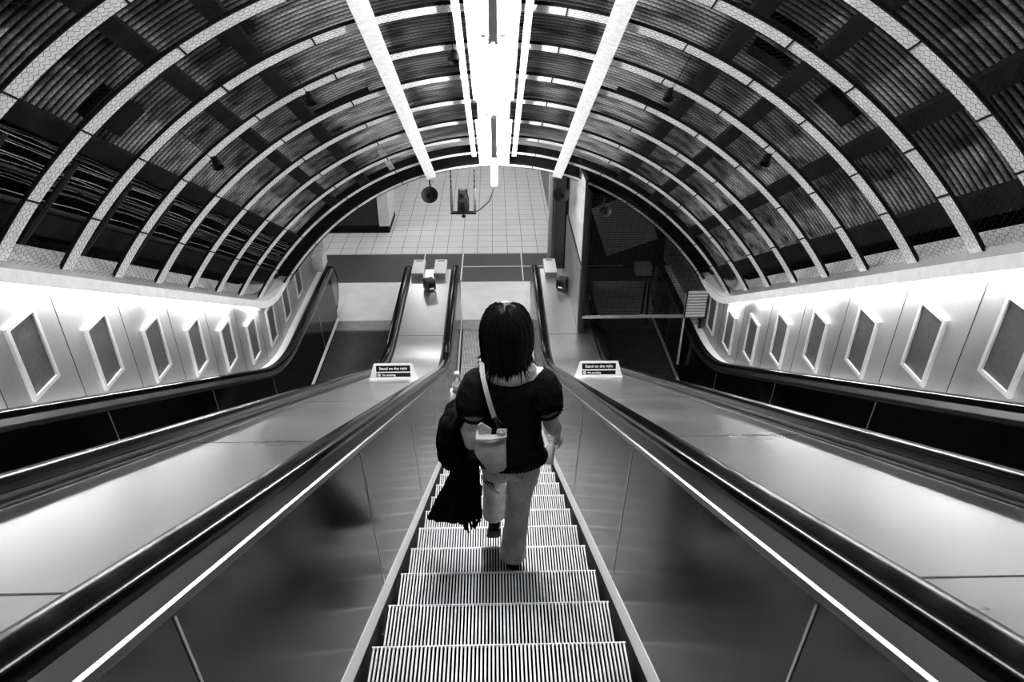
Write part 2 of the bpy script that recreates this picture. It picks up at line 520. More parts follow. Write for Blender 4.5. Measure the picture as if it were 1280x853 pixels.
for k in range(9):
    poster_frame(-1, -3.47+.675*k, 'pale poster frame with blank grey board on the left wall, %s from the near end' % ORD[k])
for k in range(8):
    poster_frame(1, -3.94+.675*k, 'pale poster frame with blank dark board on the right wall, %s from the near end' % ORD[k])

# ================================================================== ROOF
NC = -.985
def cy(phi, R, D):
    a = math.radians(phi); return W(R*math.sin(a), D, NC+R*math.cos(a))
def arc_strip(mb, R0, R1, d0, d1, p0, p1, n=64):
    rows = []
    for i in range(n+1):
        p = p0+(p1-p0)*i/n
        rows.append([cy(p, R0, d0), cy(p, R0, d1), cy(p, R1, d1), cy(p, R1, d0)])
    mb.loft(rows)
# corrugated lining
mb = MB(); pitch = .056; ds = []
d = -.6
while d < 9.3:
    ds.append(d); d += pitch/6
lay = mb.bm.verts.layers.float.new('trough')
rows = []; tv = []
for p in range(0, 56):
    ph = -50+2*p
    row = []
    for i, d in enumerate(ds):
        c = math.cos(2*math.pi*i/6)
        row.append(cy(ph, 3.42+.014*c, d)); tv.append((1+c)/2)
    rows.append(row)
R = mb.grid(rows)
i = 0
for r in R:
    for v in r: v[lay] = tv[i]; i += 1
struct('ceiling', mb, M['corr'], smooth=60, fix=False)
# outer lining behind sheets and haunches; its black paints in the cavity's shade
mb = MB(); arc_strip(mb, 3.62, 3.70, -.6, 9.3, -80, 80, 48); struct('ceiling', mb, M['shade_black'])
# end ring of the tunnel
mb = MB(); arc_strip(mb, 3.14, 3.70, 9.18, 9.3, -66, 66, 64); struct('trim_5', mb, M['shade_black'])

RIB0, RIBD = 3.42, .63
# arched ribs
def make_rib():
    D = RIB0
    root = thing('arch_rib', '', 'rib', W(0, D, NC+3.115), 'white arched roof ribs')
    mb = MB(); arc_strip(mb, 3.115, 3.125, D-.05, D+.06, -63, 63); obj('flange', mb, M['rib'], root)
    mb = MB(); arc_strip(mb, 3.113, 3.135, D-.062, D-.05, -63, 63); obj('web', mb, M['ribweb'], root)
    for p in (-56, -47, -34, -22, 9, 24, 33, 41, 50, 56):
        mb = MB(); arc_strip(mb, 3.111, 3.128, D-.062, D+.068, p-.10, p+.10, 2); obj('strap', mb, M['black'], root)
    return root
rib = make_rib()
ribs = [rib]
for k in range(1, 10):
    r = copy_tree(rib); r.location = rib.location+Vector((0, C30, -S30))*RIBD*k; ribs.append(r)
for k, r in enumerate(ribs):
    r['label'] = 'white painted arched steel rib of the roof, %s from the near end' % ORD[k]

# long crown beams and light channel
for sx, side in ((-1, 'left'), (1, 'right')):
    mb = MB()
    a = 15.2*sx
    t = Vector((math.cos(math.radians(a)), 0, 0))+Vector((0, S30, C30))*(-math.sin(math.radians(a)))
    rows = []
    for d in (1.0, 9.25):
        c = cy(a, 3.088, d); nrm = (cy(a, 3.2, d)-c).normalized()
        rows.append([c-t*.062, c+t*.062, c+t*.062+nrm*.012, c-t*.062+nrm*.012])
    mb.loft(rows); o = obj('crown_beam', mb, M['rib']); tag(o, 'long straight white beam crossing the ribs %s of the lamps' % side, 'beam', 'long white crown beams')
root = thing('lighting_channel', 'white reflector channel running along the crown of the roof', 'light channel', W(0, 5, 2.06))
def slab(mb, x0, x1, d0, d1, n0, n1):
    c = [W(x, d, n) for d in (d0, d1) for x in (x0, x1) for n in (n0, n1)]
    v = [mb.bm.verts.new(p) for p in c]
    for q in ((0, 1, 3, 2), (4, 6, 7, 5), (0, 4, 5, 1), (2, 3, 7, 6), (0, 2, 6, 4), (1, 5, 7, 3)): mb.face([v[i] for i in q])
for a, b in ((1.0, 4.78), (4.8, 6.35), (6.95, 8.75)):
    mb = MB(); slab(mb, -.178, .178, a, b, 2.055, 2.068); obj('reflector_board', mb, M['white'], root)
mb = MB(); slab(mb, -.15, .15, 6.36, 6.94, 2.062, 2.075); obj('reflector_board', mb, M['board'], root)
for sx in (-1, 1):
    mb = MB(); slab(mb, sx*.235-.025, sx*.235+.025, 1.0, 8.4, 2.062, 2.072); obj('edge_strip', mb, M['white'], root)
def batten(d0, d1, label, twin):
    root = thing('crown_lamp', label, 'lamp', W(0, (d0+d1)/2, 2.05), 'fluorescent lamps along the crown')
    if twin:
        mb = MB(); slab(mb, -.028, .028, d0, d1, 1.935, 2.05); obj('spine', mb, M['grey'], root)
        xs = (-.062, .062); nn = 1.985
    else:
        mb = MB(); slab(mb, -.035, .035, d0, d1, 2.0, 2.05); obj('spine', mb, M['white'], root)
        xs = (-.022, .022); nn = 1.962
    for x in xs:
        mb = MB(); mb.cyl(W(x, d0+.04, nn), W(x, d1-.04, nn), .019, 10); obj('tube', mb, M['tube'], root)
        for dd in (d0, d1-.05):
            mb = MB(); mb.cyl(W(x, dd, nn), W(x, dd+.05, nn), .021, 10); obj('end_cap', mb, M['white'], root)
batten(1.2, 2.95, 'fluorescent crown lamp nearest the top edge of the photo', True)
batten(2.97, 4.78, 'twin tube crown lamp with a dark grey spine at the near end', True)
batten(4.8, 6.45, 'bare bright crown lamp between the two dark spines', False)
batten(6.47, 7.95, 'twin tube crown lamp with a dark spine at the far end', True)
batten(7.97, 9.55, 'last bright crown lamp poking out over the lower hall', False)

# purlins
PUR = {-1: (-29.5, -37.5, -49, -59), 1: (29.0, 37.2, 48.2, 59)}
for sx, side in ((-1, 'left'), (1, 'right')):
    for k, ph in enumerate(PUR[sx]):
        mb = MB(); a = math.radians(ph)
        t = Vector((math.cos(a), 0, 0))+Vector((0, S30, C30))*(-math.sin(a))
        rows = []
        for i in range(12):
            d = .6+(9.2-.6)*i/11
            c = cy(ph, 3.25, d); nrm = (cy(ph, 3.35, d)-c).normalized(); w = (.055, .05, .055, .07)[k]
            rows.append([c-t*w, c+t*w, c+t*w+nrm*.11, c-t*w+nrm*.11])
        mb.loft(rows); o = obj('purlin', mb, M['purlin'])
        tag(o, 'dark timber purlin running along the %s roof, %s below the crown' % (side, ORD[k]), 'purlin', 'dark purlins behind the ribs')

# wire netting in each bay
def net_mesh():
    mb = MB(); D = RIB0; L = RIBD; R = 3.108; s = .036
    arc = math.radians(126)*R
    ny = int(L/(s*.866*1)); edges = []
    def pt(a, d): return cy(math.degrees(a/R)-63, R, D+d)
    na = int(arc/(s))
    rows = int(L/(s*.5))
    # staggered hexagon-like net: zigzag wires along the arc, twisted together in pairs
    n_w = int(L/(s*.75))
    def wire(p, q):
        r = .0010
        dv = (q-p); t = dv.normalized(); u = Vector((1, 0, 0)) if abs(t.x) < .8 else Vector((0, 0, 1))
        a = (u-t*u.dot(t)).normalized()*r; b = t.cross(a)
        A = [mb.bm.verts.new(p+a*math.cos(x)+b*math.sin(x)) for x in (0, 2.094, 4.189)]
        B = [mb.bm.verts.new(q+a*math.cos(x)+b*math.sin(x)) for x in (0, 2.094, 4.189)]
        for i in range(3): mb.face((A[i], A[(i+1) % 3], B[(i+1) % 3], B[i]))
    H = L/round(L/(s*.9))            # row height
    nr = round(L/H)
    for j in range(nr):
        d0 = j*H
        off = (j % 2)*s*.5
        for i in range(na):
            a0 = i*s+off
            if a0+s > arc: continue
            pA = pt(a0, d0); pB = pt(a0, d0+H*.45); pC = pt(a0+s*.5, d0+H); pD = pt(a0+s, d0+H*.45)
            wire(pA, pB); wire(pB, pC); wire(pC, pD)
    return mb
net = obj('wire_netting', net_mesh(), M['wire'], None, 0, fix=False)
nets = [net]
for k in range(-1, 9):
    if k == 0: continue
    c = net.copy(); COL.objects.link(c); c.location = net.location+Vector((0, C30, -S30))*RIBD*k
    nets.append(c)
for n_ in nets:
    k = round((n_.location-net.location).length/RIBD)*(1 if n_.location.y >= net.location.y else -1)
    tag(n_, ('wire netting stretched on the near side of the first white rib' if k < 0 else 'wire netting stretched between the %s and %s white roof ribs' % (ORD[k], ORD[k+1])), 'netting', 'wire netting under the roof')

# cables behind the left ribs, with brackets
for k in range(14):
    mb = MB(); ph = -50.5-random.random()*7; R0 = 3.24+random.random()*.14; pts = []
    for i in range(56):
        d = 1.6+i*.135
        sag = .2*abs(math.sin(math.pi*(d-RIB0)/RIBD+.3*k*0))
        pts.append(cy(ph-sag*(.6+.5*math.sin(k*2.1))-.5*noise.noise((d*.5, k*3.7, 0)), R0, d))
    mb.tube(pts, .0018+.0016*random.random(), 5); o = obj('cable', mb, M['cable'])
    tag(o, 'thin pale cable slung loosely behind the left roof ribs', 'cable', 'cables slung behind the left ribs')
for k in range(8):
    mb = MB(); d = RIB0+.30+RIBD*k
    mb.tube([cy(-51, 3.225, d), cy(-55, 3.22, d), cy(-61.5, 3.24, d)], .02, 6)
    o = obj('cable_bracket', mb, M['iron']); tag(o, 'dark iron strut holding the cables on the left, %s from the near end' % ORD[k], 'bracket', 'struts holding the cables')
mb = MB(); mb.tube([cy(-57.2, 3.26, 1.6), cy(-57.2, 3.26, 9.0)], .016, 6); o = obj('conduit', mb, M['iron']); tag(o, 'dark conduit running along below the left cables', 'conduit')
mb = MB(); mb.tube([cy(-54.2, 3.27, 1.6), cy(-54.2, 3.27, 9.0)], .014, 6); o = obj('conduit', mb, M['iron']); tag(o, 'dark conduit running through the left cables', 'conduit')

# openings in the sheeting; black blocks stand in for the dark inside
def opening(ph, D, w, l, label):
    mb = MB(); rows = []
    for i in range(5):
        p = ph-w/2+w*i/4
        rows.append([cy(p, 3.36, D-l/2), cy(p, 3.36, D+l/2), cy(p, 3.46, D+l/2), cy(p, 3.46, D-l/2)])
    mb.loft(rows); o = obj('roof_opening', mb, M['black']); tag(o, label, 'opening', 'black openings in the roof sheets')
opening(-45, 4.55, 4, .42, 'square black hatch in the sheets above the left cables')
opening(-29.5, 4.62, 4, .26, 'small black hatch high on the left roof')
opening(32.5, 4.45, 6.5, .20, 'long black hatch high on the right roof')
opening(33.5, 4.80, 5.0, .14, 'narrow black hatch just below the long one, right roof')
opening(43.0, 4.75, 4.5, .22, 'black hatch low on the right roof between two purlins')
opening(-24, 6.6, 9, .16, 'long thin black hatch on the left roof beyond the middle ribs')
opening(24, 6.6, 9, .16, 'long thin black hatch on the right roof beyond the middle ribs')
# pale batten
mb = MB(); rows = []
for d in (7.7, 8.75):
    c = cy(-22.5, 3.17, d); t = (cy(-21.5, 3.17, d)-c).normalized(); nn = (cy(-22.5, 3.3, d)-c).normalized()
    rows.append([c-t*.03, c+t*.03, c+t*.03+nn*.03, c-t*.03+nn*.03])
mb.loft(rows); o = obj('timber_batten', mb, M['board']); tag(o, 'short pale timber batten in the far left roof', 'batten')

# little spot lamps on the ribs
def spot(ph, D, label):
    base = cy(ph, 3.10, D)
    root = thing('spotlight', label, 'spotlight', base, 'little unlit spotlights on the ribs')
    inw = (cy(ph, 3.0, D)-base).normalized(); dv = (inw*.6+Vector((0, -C30, S30))*.4+Vector((0, 0, -.5))).normalized()
    c = base+inw*.07
    mb = MB(); mb.lathe(c-dv*.03, dv, [(.0, -.03), (.018, -.03), (.026, -.01), (.034, .03), (.042, .06), (.038, .06), (.02, .035), (0, .03)], 14); obj('lamp_head', mb, M['black'], root)
    mb = MB(); mb.cyl(base+inw*.002, c, .008, 8); mb.tube([c+Vector((.04, 0, -.02)), c+inw*-.03+Vector((.04, 0, 0)), c+inw*-.03-Vector((.04, 0, 0)), c-Vector((.04, 0, .02))], .005, 6); obj('bracket', mb, M['iron'], root)
    mb = MB(); pts = [base]
    for i in range(1, 8): pts.append(base+(cy(ph+.0, 3.30, D-.32)-base)*(i/7)+inw*.04*math.sin(math.pi*i/7))
    mb.tube(pts, .003, 5); obj('flex', mb, M['black'], root)
spot(-26.5, 5.31, 'little black spotlight on the third rib, left side of roof')
spot(-42.3, 5.31, 'little black spotlight low on the left, above the cables')
spot(-5.5, 5.31, 'little spotlight with a pale rim beside the crown lamps')
spot(25.6, 5.31, 'little black spotlight on the right roof, high on a rib')
spot(42.2, 5.31, 'little black spotlight on the right roof, lower on a rib')

# ================================================================== LOWER HALL
mb = MB(); mb.box((-2.6, 9.6, -.06), (7.6, 8.0, .10)); struct('floor', mb, M['tile'])     # from y = 5.6
for v in [bpy.data.objects['floor']]: v.location.z = -.11
mb = MB(); mb.box((-2.6, 4.98, -.06), (7.6, 1.24, .10)); struct('floor', mb, M['darkfloor'])
# pale inlay lines in the dark band
mb = MB()
mb.box((.9, 5.0, -.0085), (3.0, .025, .006)); mb.box((-.62, 5.0, -.0085), (.025, 1.2, .006)); mb.box((.50, 5.0, -.0085), (.02, 1.2, .006)); mb.box((-1.35, 5.3, -.0085), (.02, .6, .006))
struct('trim_6', mb, M['plate'])
mb = MB()
for x in (-2.0, 0, 2.0):
    for a, b in ((3.98, 4.36),):
        mb.box((x, (a+b)/2, -.06), (1.98, b-a, .10))
struct('floor', mb, M['plate'])
mb = MB()
for x, w_ in ((-1.0, .905), (1.0, .905)): mb.box((x, 3.555, -.06), (w_, .85, .10))
struct('floor', mb, M['plate'])
mb = MB()
for x in (-2.83, 2.83): mb.box((x, 3.555, -.06), (.55, .85, .10))
struct('floor', mb, M['plate'])
mb = MB(); mb.box((0, 1.0, -.75), (13, 6.7, .1)); struct('floor', mb, M['shade_black'])
for s in (-1, 1):
    mb = MB(); mb.box((s*4.66, 3.6, -.06), (3.4, 1.5, .1)); struct('floor', mb, M['darkfloor'])
# shell of the hall
mb = MB(); mb.box((-5.6, 7.6, 1.5), (.2, 12, 3.4)); struct('wall_hall_left', mb, M['concrete'])
mb = MB(); mb.box((1.25, 9.4, 1.55), (.12, 8.5, 3.3)); struct('wall_hall_right', mb, M['concrete'])
mb = MB(); mb.box((0, 13.7, 1.5), (11.4, .2, 3.4)); struct('wall_hall_far', mb, M['concrete'])
mb = MB(); mb.box((3.4, 6.0, -.06), (4.3, 3.2, .10)); struct('floor', mb, M['shade_black'])  # floor and back wall painted near-black, standing in for the unlit void
mb = MB(); mb.box((5.6, 5, 1.5), (.2, 6, 3.4)); mb.box((3.4, 7.6, 1.5), (4.4, .15, 3.4)); struct('wall_back_right', mb, M['shade_black'])
mb = MB(); mb.box((0, 7.95, 3.3), (11.4, 11.3, .2)); struct('ceiling', mb, M['concrete'])
for k, (x, y) in enumerate(((-3.2, 6.2), (0, 6.2), (-1.7, 8.2), (.6, 8.6), (-1.6, 11), (.6, 11), (0, 4.4), (-3.3, 4.4))):  # unseen lights added to brighten the hall and landing
    root = thing('hall_fill_light', 'square unseen ceiling light added to light the lower hall', 'ceiling light', (x, y, 3.2), 'unseen lights added over the lower hall')
    mb = MB(); mb.box((x, y, 3.185), (.64, .64, .03)); obj('housing', mb, M['white'], root)
    mb = MB(); mb.box((x, y, 3.166), (.58, .58, .01)); obj('diffuser', mb, M['hall_fill'], root)

# left end of hall: dark kiosk with pale end post
root = thing('ticket_kiosk', 'dark kiosk standing at the back left of the tiled hall', 'kiosk', (-3.0, 7.0, -.01))
mb = MB(); mb.box((-3.15, 7.2, .06), (1.95, 1.0, .14)); obj('plinth', mb, M['black'], root)
mb = MB(); mb.box((-3.25, 7.2, 1.1), (1.7, .96, 1.94), bevel=.02); obj('body', mb, M['dgrey'], root)
mb = MB(); mb.box((-2.27, 7.2, 1.1), (.22, 1.0, 1.94), bevel=.01); obj('end_post', mb, M['white'], root)
# leaflets sticking out of it
mb = MB(); mb.box((-2.10, 6.95, 1.05), (.1, .02, .30), Matrix.Rotation(.5, 3, 'Y')); o = obj('bracket_arm', mb, M['white'], root)

root = thing('junction_box', 'pale box on the end of the left wall down on the landing', 'box', (-2.70, 2.95, .95))
mb = MB(); mb.box((-2.70, 2.95, 1.08), (.15, .34, .26), bevel=.01); obj('body', mb, M['board'], root)
mb = MB(); mb.box((-2.621, 2.95, 1.08), (.008, .28, .20)); obj('cover', mb, M['white'], root)
# ------------- things on the decks
def control_box(x, y, label):
    root = thing('control_box', label, 'box', (x, y, .815), 'pale boxes at the deck ends')
    mb = MB(); mb.box((x, y+.01, .865), (.19, .50, .08), bevel=.008); obj('lid', mb, M['signwhite'], root)
    mb = MB(); mb.box((x, y-.248, .855), (.175, .012, .076)); obj('front', mb, M['boxfront'], root)
    mb = MB(); mb.box((x, y+.20, .906), (.11, .03, .004)); obj('vent', mb, M['boxfront'], root)
control_box(-1.20, 3.05, 'pale flat box on the end of the left deck, the left one of two')
control_box(-.86, 3.05, 'pale flat box on the end of the left deck, nearest the middle escalator')
control_box(.86, 3.05, 'pale flat box on the end of the right deck')
def cube_speaker(x, y, rz, label):
    root = thing('cube_speaker', label, 'speaker', (x, y, .815), 'small dark cubes on the decks')
    r = Matrix.Rotation(rz, 3, 'Z')
    mb = MB(); mb.box((x, y, .905), (.15, .15, .16), r, bevel=.012); obj('body', mb, M['dgrey'], root)
    mb = MB(); mb.box(Vector((x, y, .90))+r @ Vector((0, -.077, 0)), (.11, .006, .11), r); obj('grille', mb, M['black'], root)
    mb = MB(); mb.box(Vector((x, y, .862))+r @ Vector((.0, -.081, 0)), (.07, .004, .02), r); obj('slot', mb, M['signwhite'], root)
cube_speaker(-.985, 2.42, .5, 'small dark cube on the left deck near the pale boxes')
cube_speaker(1.0, 2.42, -.5, 'small dark cube on the right deck beside the hoarding')

def text_mesh(txt, size, bold=.0):
    cu = bpy.data.curves.new('txt', 'FONT'); cu.body = txt; cu.size = size; cu.extrude = .0008; cu.offset = bold; cu.align_x = 'CENTER'
    to = bpy.data.objects.new('txt', cu); COL.objects.link(to)
    dg = bpy.context.evaluated_depsgraph_get(); dg.update()
    me = bpy.data.meshes.new_from_object(to.evaluated_get(dg))
    bpy.data.objects.remove(to); bpy.data.curves.remove(cu)
    return me
def deck_sign(cx, D, label):
    base = W(cx, D, -HC+.8155)
    root = thing('deck_sign', label, 'sign', base, 'standing signs on the decks')
    wb, wt, h, t = .235, .185, .165, .012
    rot = Matrix.Rotation(math.radians(-12), 3, 'X')         # leans back a little
    def L(u, v, w): return base+rot @ Vector((u, w, v))
    mb = MB(); mb.prism([(-wb, 0), (wb, 0), (wt, h), (-wt, h)], lambda u, v, w: L(u, v, t*w)); obj('plate', mb, M['signwhite'], root)
    mb = MB(); mb.prism([(-wb, 0), (wb, 0), (wb, .012), (-wb, .012)], lambda u, v, w: L(u, v, -.05*w)); obj('foot', mb, M['signwhite'], root)
    strips = []
    for v0, v1 in ((.083, .145), (.028, .070)):
        mb = MB(); mb.prism([(-.165, v0), (.165, v0), (.165, v1), (-.165, v1)], lambda u, v, w: L(u, v, -.0015*w)); strips.append(obj('strip', mb, M['black'], root))
    for strip, txt, sz, u0, v0 in ((strips[0], 'Stand on the right', .037, 0, .103), (strips[1], 'No smoking', .026, -.045, .040)):
        me = text_mesh(txt, sz, .0007); me.materials.append(M['signwhite'])
        o = bpy.data.objects.new('lettering', me); COL.objects.link(o); o.parent = strip
        for v in me.vertices: v.co = rot @ Vector((v.co.x+u0, -.0025-v.co.z, v.co.y+v0))
    mb = MB(); n = 20; c = (-.14, .049)
    rows = []
    for k in range(n+1):
        a = 2*math.pi*k/n
        rows.append([L(c[0]+r*math.cos(a), c[1]+r*math.sin(a), w) for r, w in ((.011, -.001), (.016, -.001), (.016, -.004), (.011, -.004))])
    mb.loft(rows, False)
    mb.prism([(c[0]-.012, c[1]+.008), (c[0]-.008, c[1]+.012), (c[0]+.012, c[1]-.008), (c[0]+.008, c[1]-.012)], lambda u, v, w: L(u, v, -.001-.003*w))
    mb.prism([(c[0]-.009, c[1]-.002), (c[0]+.009, c[1]-.002), (c[0]+.009, c[1]+.002), (c[0]-.009, c[1]+.002)], lambda u, v, w: L(u, v, -.001-.002*w))
    obj('no_smoking_symbol', mb, M['signwhite'], strips[1])
deck_sign(-1.0, 6.95, 'white trapezoid sign lettered Stand on the right on the left deck')
deck_sign(1.0, 6.95, 'white trapezoid sign lettered Stand on the right on the right deck')

# ------------- hanging from the end of the roof
root = thing('hanging_camera', 'dark device in a pale U-shaped frame hung from the roof end', 'hanging device', (-.42, 2.0, 2.19))
hx, hy, hz = -.42, 2.0, 2.18
mb = MB()
for s in (-1, 1):
    mb = MB(); mb.box((hx+s*.155, hy, hz+.17), (.035, .05, .34), bevel=.004); obj('side_bar', mb, M['hoard'], root)
mb = MB(); mb.box((hx, hy, hz-.005), (.345, .07, .022)); obj('bottom_bar', mb, M['black'], root)
mb = MB()
rows = []
for (w, dp, z) in ((.062, .07, .01), (.078, .08, .06), (.075, .085, .16), (.06, .075, .24), (.045, .05, .29)):
    rows.append([Vector((hx+a*w, hy+b*dp, hz+z)) for a, b in ((-1, -1), (1, -1), (1, 1), (-1, 1))])
mb.loft(rows); obj('housing', mb, M['iron'], root)
mb = MB(); mb.tube([(hx-.06, hy-.03, hz+.20), (hx-.05, hy-.03, hz+.33), (hx+.05, hy-.03, hz+.33), (hx+.06, hy-.03, hz+.20)], .01, 6); obj('handle', mb, M['black'], root)
mb = MB(); mb.ell((hx, hy-.08, hz+.26), (.03, .03, .03)); mb.box((hx, hy-.085, hz+.12), (.05, .02, .10)); obj('knob', mb, M['black'], root)
mb = MB(); mb.ell((hx, hy, hz-.055), (.03, .03, .022)); mb.cyl((hx, hy, hz-.05), (hx, hy, hz), .008); obj('sensor', mb, M['black'], root)
for s in (-1, 1):
    mb = MB()
    for i in range(7): mb.box((hx+s*.155, hy, hz+.36+.035*i), (.012 if i % 2 else .02, .014 if i % 2 == 0 else .02, .036))
    obj('chain', mb, M['iron'], root)
mb = MB(); mb.tube([W(.0, 9.5, 1.93), W(-.07, 9.55, 1.75), Vector((hx+.24, hy, hz+.05)), Vector((hx+.16, hy, hz))], .008, 6); obj('stay_cable', mb, M['iron'], root)

def horn(c, r, label, m='iron', arm=.12):
    c = Vector(c)
    root = thing('horn_speaker', label, 'horn speaker', c, 'round horns under the roof end')
    dv = Vector((0, -.86, .5)).normalized() if r > .05 else Vector((0, -.9, .4)).normalized()
    mb = MB(); mb.lathe(c, dv, [(0, -.16), (.03, -.16), (.035, -.10), (.06*r/.1, -.05), (r*.95, .02), (r, .035), (r*.93, .035), (r*.55, -.01), (.03, -.04), (.02, -.02), (0, -.015)], 24); obj('bell', mb, M[m], root)
    mb = MB(); mb.ell(c-dv*.005, (r*.22, r*.22, r*.22)); obj('centre', mb, M['black'], root)
    mb = MB(); mb.cyl(c-dv*.10, c-dv*.10+Vector((0, 0, r+arm)), .012, 8); obj('bracket', mb, M['iron'], root)
horn((-.86, 2.0, 2.42), .112, 'round dark horn speaker hanging left of the device')
horn((.89, 2.0, 2.41), .112, 'round dark horn speaker hanging by the white post')
horn((1.34, 1.05, 2.53), .075, 'small round bowl lamp hung before the mesh fence', 'dgrey')

# ------------- right side: post, hoarding, screens and fence
root = thing('corner_post', 'white and grey post at the right edge of the tiled floor', 'post', (1.07, 5.0, -.01))
mb = MB(); mb.box((1.0, 5.0, 1.55), (.07, .10, 3.10), bevel=.006); obj('white_strip', mb, M['white'], root)
mb = MB(); mb.box((1.075, 5.05, 1.55), (.08, .14, 3.10)); obj('grey_face', mb, M['grey'], root)
root = thing('hoarding', 'grey hoarding along the right edge of the right deck', 'hoarding', (1.12, 2.0, .82))
mb = MB(); mb.box((1.10, 2.06, 1.285), (.03, 1.92, .93)); obj('panel', mb, M['hoard'], root)
mb = MB(); mb.box((1.10, 4.0, 1.52), (.05, 1.74, 3.06)); obj('dark_end_panel', mb, M['black'], root, label='tall black end panel of the hoarding')
mb = MB(); mb.box((1.12, 1.08, 1.81), (.045, .045, 1.98)); obj('post', mb, M['iron'], root)
mb = MB(); mb.box((1.12, 2.0, 1.765), (.05, 1.9, .035)); obj('rail', mb, M['iron'], root)
# perforated screen above the hoarding
def lattice(mb, org, ux, uy, w, h, pitch, r, diag=False):
    ux, uy = Vector(ux).normalized(), Vector(uy).normalized(); nz = ux.cross(uy)
    def bar(p, q):
        t = (q-p).normalized(); a = t.cross(nz)*r; b = nz*r
        A = [mb.bm.verts.new(p+x) for x in (a+b, a-b, -a-b, -a+b)]; B = [mb.bm.verts.new(q+x) for x in (a+b, a-b, -a-b, -a+b)]
        for i in range(4): mb.face((A[i], A[(i+1) % 4], B[(i+1) % 4], B[i]))
    org = Vector(org)
    if not diag:
        for i in range(int(w/pitch)+1): bar(org+ux*(i*pitch), org+ux*(i*pitch)+uy*h)
        for j in range(int(h/pitch)+1): bar(org+uy*(j*pitch), org+uy*(j*pitch)+ux*w)
    else:
        n = int((w+h)/pitch)
        for i in range(n+1):
            s = i*pitch
            x0, y0 = (s, 0) if s <= w else (w, s-w)
            x1, y1 = (0, s) if s <= h else (s-h, h)
            if abs(x0-x1) > .003: bar(org+ux*x0+uy*y0, org+ux*x1+uy*y1); bar(org+ux*(w-x0)+uy*y0, org+ux*(w-x1)+uy*y1)
root = thing('mesh_screen', 'pale perforated screen standing above the grey hoarding', 'screen', (1.12, 1.9, 1.79))
mb = MB(); lattice(mb, (1.105, 1.10, 1.80), (0, 1, 0), (0, 0, 1), 1.8, 1.1, .03, .0048, True); obj('lattice', mb, M['board'], root, 0)
mb = MB()
for y in (1.09, 2.92): mb.box((1.105, y, 2.35), (.03, .03, 1.12))
mb.box((1.105, 2.0, 2.91), (.03, 1.85, .03)); obj('frame', mb, M['iron'], root)
root = thing('mesh_fence', 'dark wire mesh fence closing off the right escalator', 'fence', (2.0, 1.1, 0))
mb = MB()
def fence_top(x): return min(2.75, (math.sqrt(3.06**2-x*x)-.265)/.866)
pit, rw = .032, .0019
k = 0
while 1.15+k*pit < 2.73:
    x = 1.15+k*pit; mb.box((x, 1.10, (.93+fence_top(x))/2), (2*rw, 2*rw, fence_top(x)-.93)); k += 1
k = 0
while .93+k*pit < 2.75:
    z = .93+k*pit; x1 = min(2.73, math.sqrt(max(0, 3.06**2-(.866*z+.265)**2)))
    if x1 > 1.2: mb.box(((1.15+x1)/2, 1.10, z), (x1-1.15, 2*rw, 2*rw))
    k += 1
obj('wire_mesh', mb, M['iron'], root, 0)
mb = MB(); lattice(mb, (1.475, 1.10, .03), (1, 0, 0), (0, 0, 1), 1.05, .88, pit, rw); obj('wire_mesh', mb, M['iron'], root, 0)
for x, z0, z1 in ((1.16, .82, 2.75), (2.74, .85, 1.36)):
    mb = MB(); mb.box((x, 1.12, (z0+z1)/2), (.035, .035, z1-z0)); obj('post', mb, M['iron'], root)
mb = MB(); mb.box((2.5, 1.07, .85), (.022, .022, 1.1)); obj('post', mb, M['board'], root, label='thin pale post')
mb = MB(); mb.box((1.95, 1.07, 1.06), (1.62, .03, .035)); obj('rail', mb, M['grey'], root)
# slatted vent
root = thing('slatted_panel', 'bright slatted panel by the foot of the right wall', 'panel', (2.62, 1.02, 1.08))
mb = MB()
for i in range(9): mb.box((2.62, 1.02, 1.10+.042*i), (.26, .03, .022))
obj('slats', mb, M['white'], root)
mb = MB()
for x in (2.485, 2.755): mb.box((x, 1.02, 1.27), (.012, .03, .42))
obj('frame', mb, M['iron'], root)
# leaning sheet and stuff behind the fence
mb = MB(); mb.box((2.05, 3.4, 1.45), (.85, .03, .8), Matrix.Rotation(-.35, 3, 'Y') @ Matrix.Rotation(-.2, 3, 'X'), bevel=.004); o = obj('leaning_sheet', mb, M['grey']); tag(o, 'grey sheet leaning at an angle behind the wire mesh fence', 'sheet')
root = thing('trestle', 'dark trestle standing behind the mesh fence', 'trestle', (1.9, 2.9, .0))
mb = MB(); mb.box((1.95, 2.9, .80), (1.0, .35, .05)); obj('top', mb, M['dgrey'], root)
for x in (1.5, 2.4):
    for s in (-1, 1):
        mb = MB(); mb.tube([(x, 2.9+s*.2, 0), (x, 2.9+s*.1, .78)], .018, 6); obj('leg', mb, M['iron'], root)
mb = MB(); mb.box((2.3, 2.9, .905), (.25, .2, .16), bevel=.01); o = obj('toolbox', mb, M['grey']); tag(o, 'grey toolbox on the trestle behind the mesh fence', 'box')

